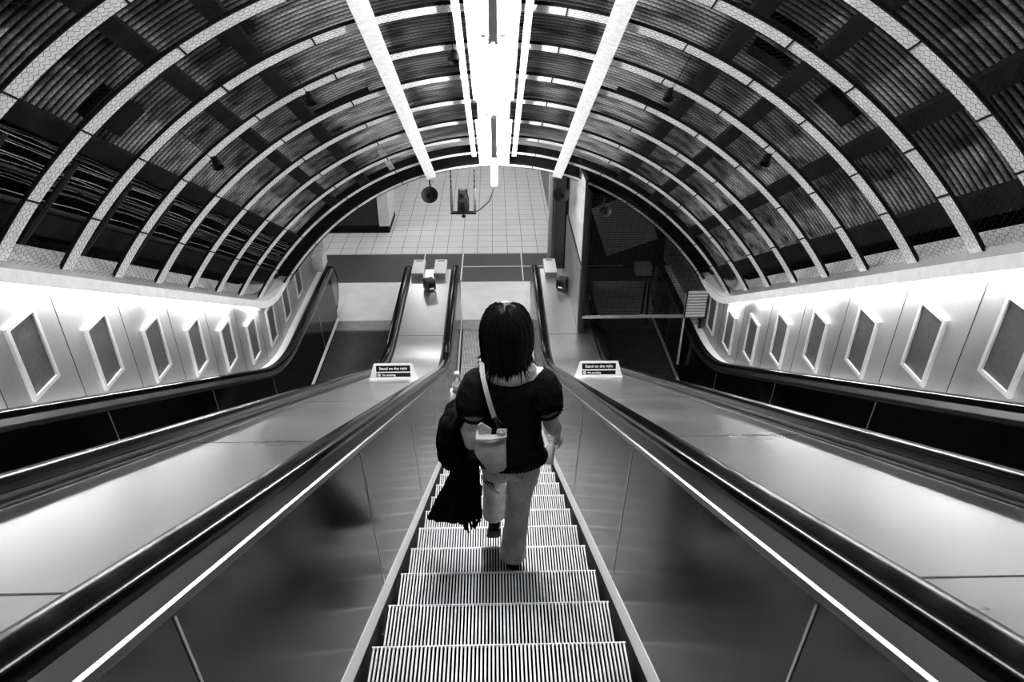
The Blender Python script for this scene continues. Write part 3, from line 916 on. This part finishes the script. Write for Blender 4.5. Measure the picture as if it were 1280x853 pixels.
# ================================================================== THE WOMAN
def soft(o, voxel, smooth_it=4, disp=0.0, dscale=.1):
    m = o.modifiers.new('remesh', 'REMESH'); m.mode = 'VOXEL'; m.voxel_size = voxel; m.use_smooth_shade = True
    if smooth_it:
        s = o.modifiers.new('smooth', 'SMOOTH'); s.iterations = smooth_it; s.factor = .5
    if disp:
        t = bpy.data.textures.new('folds', 'CLOUDS'); t.noise_scale = dscale; t.noise_depth = 2
        d = o.modifiers.new('folds', 'DISPLACE'); d.texture = t; d.strength = disp; d.mid_level = .5; d.texture_coords = 'LOCAL'
    return o
def limb(mb, pts, rad, n=16, flat=None):
    mb.tube(pts, rad, n, flat)
    mb.ell(pts[0], (rad[0],)*3); mb.ell(pts[-1], (rad[-1],)*3)
def leg_tube(mb, pts, rad, n=20):
    mb.tube(pts, rad, n); mb.ell(pts[0], (rad[0],)*3)
def rings(mb, lst, n=28, wave=0, amp=0, ph=0):
    rows = []
    for z, cx, cy_, rx, ry in lst:
        r = []
        for k in range(n):
            a = 2*math.pi*k/n; q = 1+amp*math.sin(wave*a+ph+z*6)
            r.append(Vector((cx+rx*q*math.cos(a), cy_+ry*q*math.sin(a), z)))
        rows.append(r)
    mb.loft(rows)

person = thing('person', 'person in black puff-sleeved top and pale jeans walking down the middle escalator, seen from behind', 'person', (.05, -4.2, 2.404))
mb = MB()
# trunk, neck, head
rings(mb, [(3.10, .07, -4.28, .13, .09), (3.2, .07, -4.285, .155, .105), (3.3, .07, -4.28, .135, .095), (3.4, .07, -4.275, .125, .09), (3.52, .07, -4.265, .145, .095),
           (3.62, .07, -4.26, .165, .09), (3.69, .068, -4.255, .155, .075), (3.735, .065, -4.25, .115, .066), (3.765, .06, -4.245, .075, .06)])
mb.tube([(.06, -4.245, 3.72), (.053, -4.225, 3.80), (.047, -4.20, 3.90)], [.066, .052, .05], 16)
mb.ell((.045, -4.20, 3.935), (.075, .093, .10)); mb.ell((.045, -4.165, 3.865), (.056, .066, .072))
mb.ell((.045, -4.095, 3.895), (.013, .02, .02)); mb.ell((.045, -4.108, 3.855), (.024, .014, .010))
mb.ell((.045, -4.108, 3.825), (.024, .02, .02))
for s in (-1, 1): mb.ell((.045+s*.077, -4.195, 3.90), (.010, .02, .032))
# left arm, elbow towards us, forearm forward
limb(mb, [(-.075, -4.262, 3.665), (-.10, -4.30, 3.53), (-.12, -4.355, 3.40), (-.125, -4.365, 3.355)], [.052, .050, .047, .040])
limb(mb, [(-.125, -4.36, 3.36), (-.155, -4.26, 3.385), (-.195, -4.13, 3.395), (-.21, -4.09, 3.40)], [.040, .042, .029, .025])
bx, by = -.207, -4.045
mb.ell((bx-.022, by-.034, 3.408), (.022, .026, .040))
for i, z in enumerate((3.440, 3.422, 3.404, 3.387)):
    R = .0355; a0, a1 = (215, 40+10*abs(i-1)); pts = []
    for j in range(7):
        a = math.radians(a0+(a1-a0)*j/6); pts.append((bx+R*math.cos(a), by+R*math.sin(a), z+.004*j/6))
    limb(mb, pts, [.0095, .0092, .009, .0088, .0085, .008, .007], 10)
pts = [(bx+.0365*math.cos(math.radians(a)), by+.0365*math.sin(math.radians(a)), 3.405+.012*j) for j, a in enumerate((245, 270, 295, 318))]
limb(mb, pts, [.0125, .0115, .010, .008], 10)
# right arm, hand low with folded paper
limb(mb, [(.215, -4.258, 3.665), (.245, -4.285, 3.53), (.272, -4.32, 3.43)], [.052, .048, .041])
limb(mb, [(.272, -4.32, 3.43), (.292, -4.245, 3.345), (.308, -4.175, 3.262), (.313, -4.16, 3.242)], [.041, .041, .029, .027])
mb.ell((.318, -4.142, 3.212), (.022, .032, .038), Matrix.Rotation(.5, 3, 'X'))
for i in range(4):
    b = Vector((.322-.004*i, -4.118-.012*i, 3.205-.012*i))
    l = (.027, .030, .028, .022)[i]
    limb(mb, [b, b+Vector((l*.8, .004, -.004)), b+Vector((l*1.15, .0, -.004-l*.7)), b+Vector((l*.65, -.003, -.006-l*1.15))], [.0095, .009, .0085, .0075], 10)
limb(mb, [(.306, -4.135, 3.225), (.30, -4.112, 3.198), (.296, -4.105, 3.172)], [.012, .0105, .0085], 10)
# legs
limb(mb, [(.145, -4.28, 3.22), (.13, -4.25, 3.05), (.11, -4.225, 2.86), (.095, -4.26, 2.66), (.082, -4.275, 2.49)], [.082, .07, .052, .05, .034])
limb(mb, [(.0, -4.26, 3.22), (-.01, -4.13, 3.06), (-.02, -4.02, 2.87), (-.02, -4.0, 2.65), (-.022, -3.985, 2.46)], [.082, .07, .052, .05, .034])
limb(mb, [(.082, -4.29, 2.45), (.083, -4.20, 2.44), (.085, -4.13, 2.43)], [.032, .03, .024])
limb(mb, [(-.022, -3.985, 2.45), (-.025, -3.955, 2.40)], [.032, .024])
body = obj('body', mb, M['skin'], person); soft(body, .0055, 3)
for s in (-1, 1):
    mb = MB(); mb.ell((.045+s*.029, -4.108, 3.922), (.012, .009, .008)); obj('eye', mb, M['signwhite'], person)
# top
mb = MB()
rings(mb, [(3.205, .07, -4.292, .182, .132), (3.23, .07, -4.292, .176, .128), (3.28, .07, -4.285, .165, .120), (3.40, .07, -4.275, .152, .108), (3.52, .07, -4.267, .172, .113),
           (3.62, .07, -4.260, .192, .108), (3.665, .068, -4.254, .185, .090), (3.69, .066, -4.248, .170, .070)], 40)
mb.tube([(-.055, -4.258, 3.69), (-.085, -4.268, 3.655), (-.105, -4.285, 3.60), (-.115, -4.305, 3.54), (-.12, -4.318, 3.50)], [.055, .078, .090, .088, .076], 20)
mb.tube([(.19, -4.256, 3.685), (.218, -4.265, 3.65), (.236, -4.275, 3.60), (.247, -4.29, 3.54), (.253, -4.30, 3.50)], [.055, .078, .088, .086, .074], 20)
top = obj('top', mb, M['cloth'], person); soft(top, .007, 3, .016, .05)
# bare upper back showing in the wide neckline
mb = MB()
rings(mb, [(3.70, .065, -4.255, .135, .086), (3.735, .065, -4.254, .128, .086), (3.752, .063, -4.252, .105, .08), (3.772, .06, -4.247, .07, .06)], 32)
mb.ell((.062, -4.285, 3.695), (.112, .066, .055))
nk = obj('bare_shoulders', mb, M['skin'], person); soft(nk, .006, 3)
nk.name = 'neckline_skin'
# gathered hem frills
def frill(c, rx, ry, tilt, n, r):
    mb = MB(); rot = tilt
    rows = []
    N = n*6
    pts = []
    for k in range(N+1):
        a = 2*math.pi*k/N; q = 1+.035*math.sin(n*a)
        pts.append(Vector(c)+rot @ Vector((rx*q*math.cos(a), ry*q*math.sin(a), .006*math.cos(n*a))))
    mb.tube(pts, r, 6, caps=False); return mb
obj('sleeve_frill', frill((-.118, -4.313, 3.514), .076, .077, Matrix.Rotation(.35, 3, 'X') @ Matrix.Rotation(.25, 3, 'Y'), 26, .007), M['cloth'], person)
obj('sleeve_frill', frill((.2505, -4.296, 3.514), .074, .075, Matrix.Rotation(.3, 3, 'X') @ Matrix.Rotation(-.25, 3, 'Y'), 26, .007), M['cloth'], person)
obj('hem_frill', frill((.07, -4.292, 3.207), .182, .132, Matrix.Identity(3), 60, .008), M['cloth'], person)
# jeans
mb = MB()
mb.ell((.07, -4.285, 3.20), (.168, .122, .12))
for x in (.01, .13): mb.ell((x, -4.325, 3.165), (.088, .086, .10))
leg_tube(mb, [(.145, -4.285, 3.20), (.135, -4.26, 3.05), (.115, -4.225, 2.87), (.10, -4.26, 2.68), (.085, -4.285, 2.54), (.082, -4.295, 2.46)], [.092, .086, .070, .066, .070, .073], 20)
leg_tube(mb, [(.005, -4.27, 3.20), (-.008, -4.14, 3.06), (-.02, -4.03, 2.88), (-.02, -4.0, 2.68), (-.022, -4.0, 2.495)], [.092, .084, .070, .066, .070], 20)
jeans = obj('jeans', mb, M['jeans'], person); soft(jeans, .008, 3, .020, .035)
# rivets and embroidery
mb = MB()
for x, z in ((.125, 3.155), (.235, 3.19)): mb.ell((x, -4.405 if x < .2 else -4.345, z), (.006, .005, .006))
obj('rivets', mb, M['black'], person)
mb = MB()
for k in range(5):
    pts = []
    for j in range(8):
        u = j/7; X = -.075+.075*u*(.7+.08*k)+.01*math.sin(3*u+k); Z = 2.905-.02*k-.05*u*u+.012*math.sin(5*u+k*1.7)
        y = -4.03+.04*(Z-2.88)*0-math.sqrt(max(0, .073**2-(X+.02)**2))-.002
        pts.append((X, y, Z))
    mb.tube(pts, .0024, 5)
obj('embroidery', mb, M['black'], person)
# shoes
def shoe(heel, toe, up):
    heel, toe, up = Vector(heel), Vector(toe), Vector(up).normalized()
    d = (toe-heel); L = d.length; d.normalize(); up = (up-d*up.dot(d)).normalized(); sd = d.cross(up)
    mb = MB(); rows = []
    for t, w, h in ((0, .022, .05), (.06, .034, .062), (.25, .036, .06), (.45, .036, .05), (.65, .042, .042), (.85, .038, .034), (.96, .024, .026), (1, .008, .016)):
        r = []
        for k in range(14):
            a = 2*math.pi*k/14; c, s = math.cos(a), math.sin(a)
            r.append(heel+d*(t*L)+sd*(w*c)+up*(h*(.5+.5*math.copysign(abs(s)**.7, s))+.012))
        rows.append(r)
    mb.loft(rows)
    so = MB(); rows = []
    for t, w in ((-.01, .020), (.06, .034), (.28, .034), (.5, .033), (.7, .042), (.88, .038), (.98, .022)):
        rows.append([heel+d*(t*L)+sd*(w*c)+up*q for c, q in ((-1, 0), (1, 0), (1, .014), (-1, .014))])
    so.loft(rows)
    o = obj('shoe', mb, M['shoe'], person); obj('sole', so, M['black'], o)
shoe((.082, -4.34, 2.406), (.088, -4.10, 2.406), (0, 0, 1))
shoe((-.02, -4.055, 2.42), (-.034, -3.925, 2.225), (0, .8, .6))
# hair: thick bob with loose ends
mb = MB()
def hair_pt(an, t, out=0):
    """an: angle with 0 at the back of the head; t: 0 crown .. 1 ends"""
    prof = [(0, .012, 4.045), (.10, .060, 4.035), (.22, .096, 4.0), (.36, .117, 3.945), (.52, .122, 3.885), (.70, .119, 3.815), (.85, .108, 3.755), (1, .096, 3.715)]
    for (a, ra, za), (b, rb, zb) in zip(prof[:-1], prof[1:]):
        if t <= b+1e-6:
            q = (t-a)/(b-a); r = ra+(rb-ra)*q; z = za+(zb-za)*q; break
    r += out
    return Vector((.05+r*math.sin(an)*1.0, -4.205-.03*t-r*math.cos(an)*1.05, z))
rows = []
A = math.radians(128)
for i in range(14):
    t = i/13*.84; r = []
    AA = math.radians(180) if t < .3 else A
    for k in range(37):
        an = -AA+2*AA*k/36; r.append(hair_pt(an, t, .004*noise.noise((an*9, t*2, 1))))
    for k in range(37):
        an = AA-2*AA*k/36; r.append(hair_pt(an, t, -.022 if t > .12 else -.006)-Vector((0, 0, .006)))
    rows.append(r)
mb.loft(rows)
for k in range(300):
    an = random.uniform(-A, A); t0 = random.uniform(0, .45); pts = []; o0 = random.uniform(-.002, .006)
    side = abs(math.sin(an)); fl = random.uniform(-.03, .012)+(.045*side if random.random() < .35 else 0); dl = random.uniform(-.045, .04)
    for j in range(9):
        t = t0+(1-t0)*j/8; p = hair_pt(an+.05*math.sin(t*4+k), t, o0+fl*max(0, t-.75)*4*max(0, t-.75)*4)
        p.z -= dl*max(0, t-.7)/.3*1.0; pts.append(p)
    mb.tube(pts, [.0035, .0055, .006, .006, .006, .0055, .005, .0035, .001], 5)
obj('hair', mb, M['hair'], person, fix=True)

# --------------------------------------------- things she carries
bag = thing('shoulder_bag', 'white canvas bag hanging on the back of the woman in black', 'bag', (-.03, -4.44, 3.22))
mb = MB(); poly = [(-.098, 3.445), (.043, 3.455), (.046, 3.27), (.03, 3.245), (-.02, 3.226), (-.04, 3.228), (-.104, 3.345), (-.112, 3.37)]
rows = []
for y, sc in ((-4.468, .93), (-4.462, .98), (-4.445, 1), (-4.415, 1), (-4.402, .97)):
    rows.append([Vector((-.03+(x+.03)*sc, y+(.010 if z > 3.4 else 0), 3.345+(z-3.345)*sc)) for x, z in poly])
mb.loft(rows); o = obj('pouch', mb, M['bag'], bag, 50)
mb = MB(); mb.tube([(-.098, -4.46, 3.447), (-.03, -4.468, 3.452), (.043, -4.46, 3.457), (.045, -4.40, 3.457), (-.03, -4.395, 3.452), (-.098, -4.40, 3.447), (-.098, -4.46, 3.447)], .006, 6); obj('rim', mb, M['signwhite'], bag)
mb = MB(); mb.prism([(-.088, 3.44), (-.02, 3.44), (-.03, 3.478), (-.075, 3.515), (-.09, 3.50)], lambda u, v, w: Vector((u, -4.425+.012*w, v))); obj('contents', mb, M['paper'], bag, label='white paper sticking out of the bag')
mb = MB(); mb.prism([(-.03, 3.44), (.0, 3.44), (.0, 3.475), (-.025, 3.48)], lambda u, v, w: Vector((u, -4.43+.015*w, v))); obj('purse', mb, M['black'], bag)
mb = MB(); pts = [Vector((.018+.017*math.cos(a), -4.452, 3.478+.019*math.sin(a))) for a in [2*math.pi*k/20 for k in range(21)]]; mb.tube(pts, .0055, 8, caps=False); obj('ring', mb, M['signwhite'], bag)
mb = MB()
def ribbon(mb, pts, w, t, nrm):
    pts = [Vector(p) for p in pts]; rows = []
    for i, p in enumerate(pts):
        d = (pts[min(i+1, len(pts)-1)]-pts[max(i-1, 0)]).normalized(); n = Vector(nrm[i] if isinstance(nrm, list) else nrm); n = (n-d*n.dot(d)).normalized(); s = d.cross(n)
        rows.append([p+s*w+n*t, p-s*w+n*t, p-s*w-n*t, p+s*w-n*t])
    mb.loft(rows)
ribbon(mb, [(-.012, -4.408, 3.535), (-.03, -4.402, 3.60), (-.05, -4.385, 3.68), (-.065, -4.345, 3.735), (-.07, -4.275, 3.765), (-.068, -4.205, 3.74), (-.06, -4.155, 3.66), (-.06, -4.145, 3.54)], .0115, .003,
       [(0, -1, 0), (0, -1, 0), (0, -1, .3), (0, -.7, .7), (0, 0, 1), (0, .7, .7), (0, 1, .2), (0, 1, 0)])
obj('strap', mb, M['signwhite'], bag)
mb = MB(); mb.tube([(-.012, -4.412, 3.538), (.0, -4.43, 3.515), (.012, -4.448, 3.497)], .006, 6); mb.tube([(-.01, -4.41, 3.54), (.014, -4.43, 3.528), (.022, -4.44, 3.52)], .005, 6); obj('clip', mb, M['iron'], bag)

coat = thing('coat', 'black coat with fringed edge draped over the left arm of the woman', 'coat', (-.22, -4.17, 2.55))
mb = MB()
rings(mb, [(3.465, -.175, -4.19, .022, .07), (3.45, -.185, -4.19, .042, .10), (3.40, -.205, -4.185, .062, .125), (3.32, -.222, -4.18, .080, .13), (3.22, -.232, -4.18, .090, .125),
           (3.13, -.225, -4.18, .096, .115), (3.08, -.205, -4.18, .090, .10), (3.065, -.20, -4.18, .06, .07)], 64, 7, .06)
soft(obj('bundle', mb, M['coat'], coat), .008, 2, .03, .06)
mb = MB()
rings(mb, [(3.13, -.165, -4.18, .062, .055), (2.98, -.178, -4.175, .078, .055), (2.85, -.205, -4.17, .110, .05), (2.74, -.228, -4.165, .135, .05), (2.645, -.245, -4.16, .148, .048), (2.635, -.245, -4.16, .143, .040)], 80, 9, .10)
soft(obj('hanging_panel', mb, M['coat'], coat), .008, 2, .02, .06)
for i in range(9):
    mb = MB(); x = -.215+.014*i; l = .04+.055*math.sin(math.pi*min(1, i/7)); y = -4.185+.02*math.sin(i*1.7)
    pts = [(x+.004*math.sin(i+j), y, 2.66-l*j/4) for j in range(5)]
    mb.tube(pts, [.006, .0075, .007, .0075, .005], 6); mb.ell(pts[-1], (.008, .008, .008), None, 8, 6)
    obj('tassel', mb, M['coat'], coat)

bottle = thing('water_bottle', 'clear plastic water bottle held up in the left hand of the woman', 'bottle', (bx, by, 3.37))
mb = MB(); mb.lathe((bx, by, 3.37), (0, 0, 1), [(0, 0), (.022, 0), (.026, .006), (.026, .03), (.0245, .034), (.026, .04), (.026, .08), (.0245, .085), (.026, .09), (.026, .115), (.022, .135), (.013, .158), (.012, .165), (0, .165)], 24); obj('bottle_body', mb, M['plastic'], bottle)
mb = MB(); mb.lathe((bx, by, 3.37), (0, 0, 1), [(0, .166), (.0155, .166), (.0155, .186), (.013, .19), (0, .19)], 24); obj('cap', mb, M['signwhite'], bottle)
mb = MB(); mb.lathe((bx, by, 3.37), (0, 0, 1), [(.0262, .092), (.0266, .092), (.0266, .113), (.0262, .113)], 24); obj('label_band', mb, M['paper'], bottle)
mb = MB(); r = Matrix.Rotation(.2, 3, 'Y') @ Matrix.Rotation(-.65, 3, 'X')
mb.box((.276, -4.20, 3.125), (.060, .010, .10), r, bevel=.003); mb.box((.282, -4.190, 3.137), (.05, .006, .085), r @ Matrix.Rotation(.12, 3, 'Z'), bevel=.002)
o = obj('folded_paper', mb, M['paper']); tag(o, 'folded white paper held low in the right hand of the woman', 'paper')

# ------------------------------------------------------------------ world and view
w = bpy.data.worlds.new('world'); SC.world = w; w.use_nodes = True
w.node_tree.nodes['Background'].inputs[0].default_value = (.02, .02, .02, 1)
w.node_tree.nodes['Background'].inputs[1].default_value = .5
SC.view_settings.view_transform = 'Standard'
SC.view_settings.look = 'None'
SC.view_settings.gamma = 1
SC.view_settings.use_curve_mapping = False
SC.view_settings.exposure = 0.7
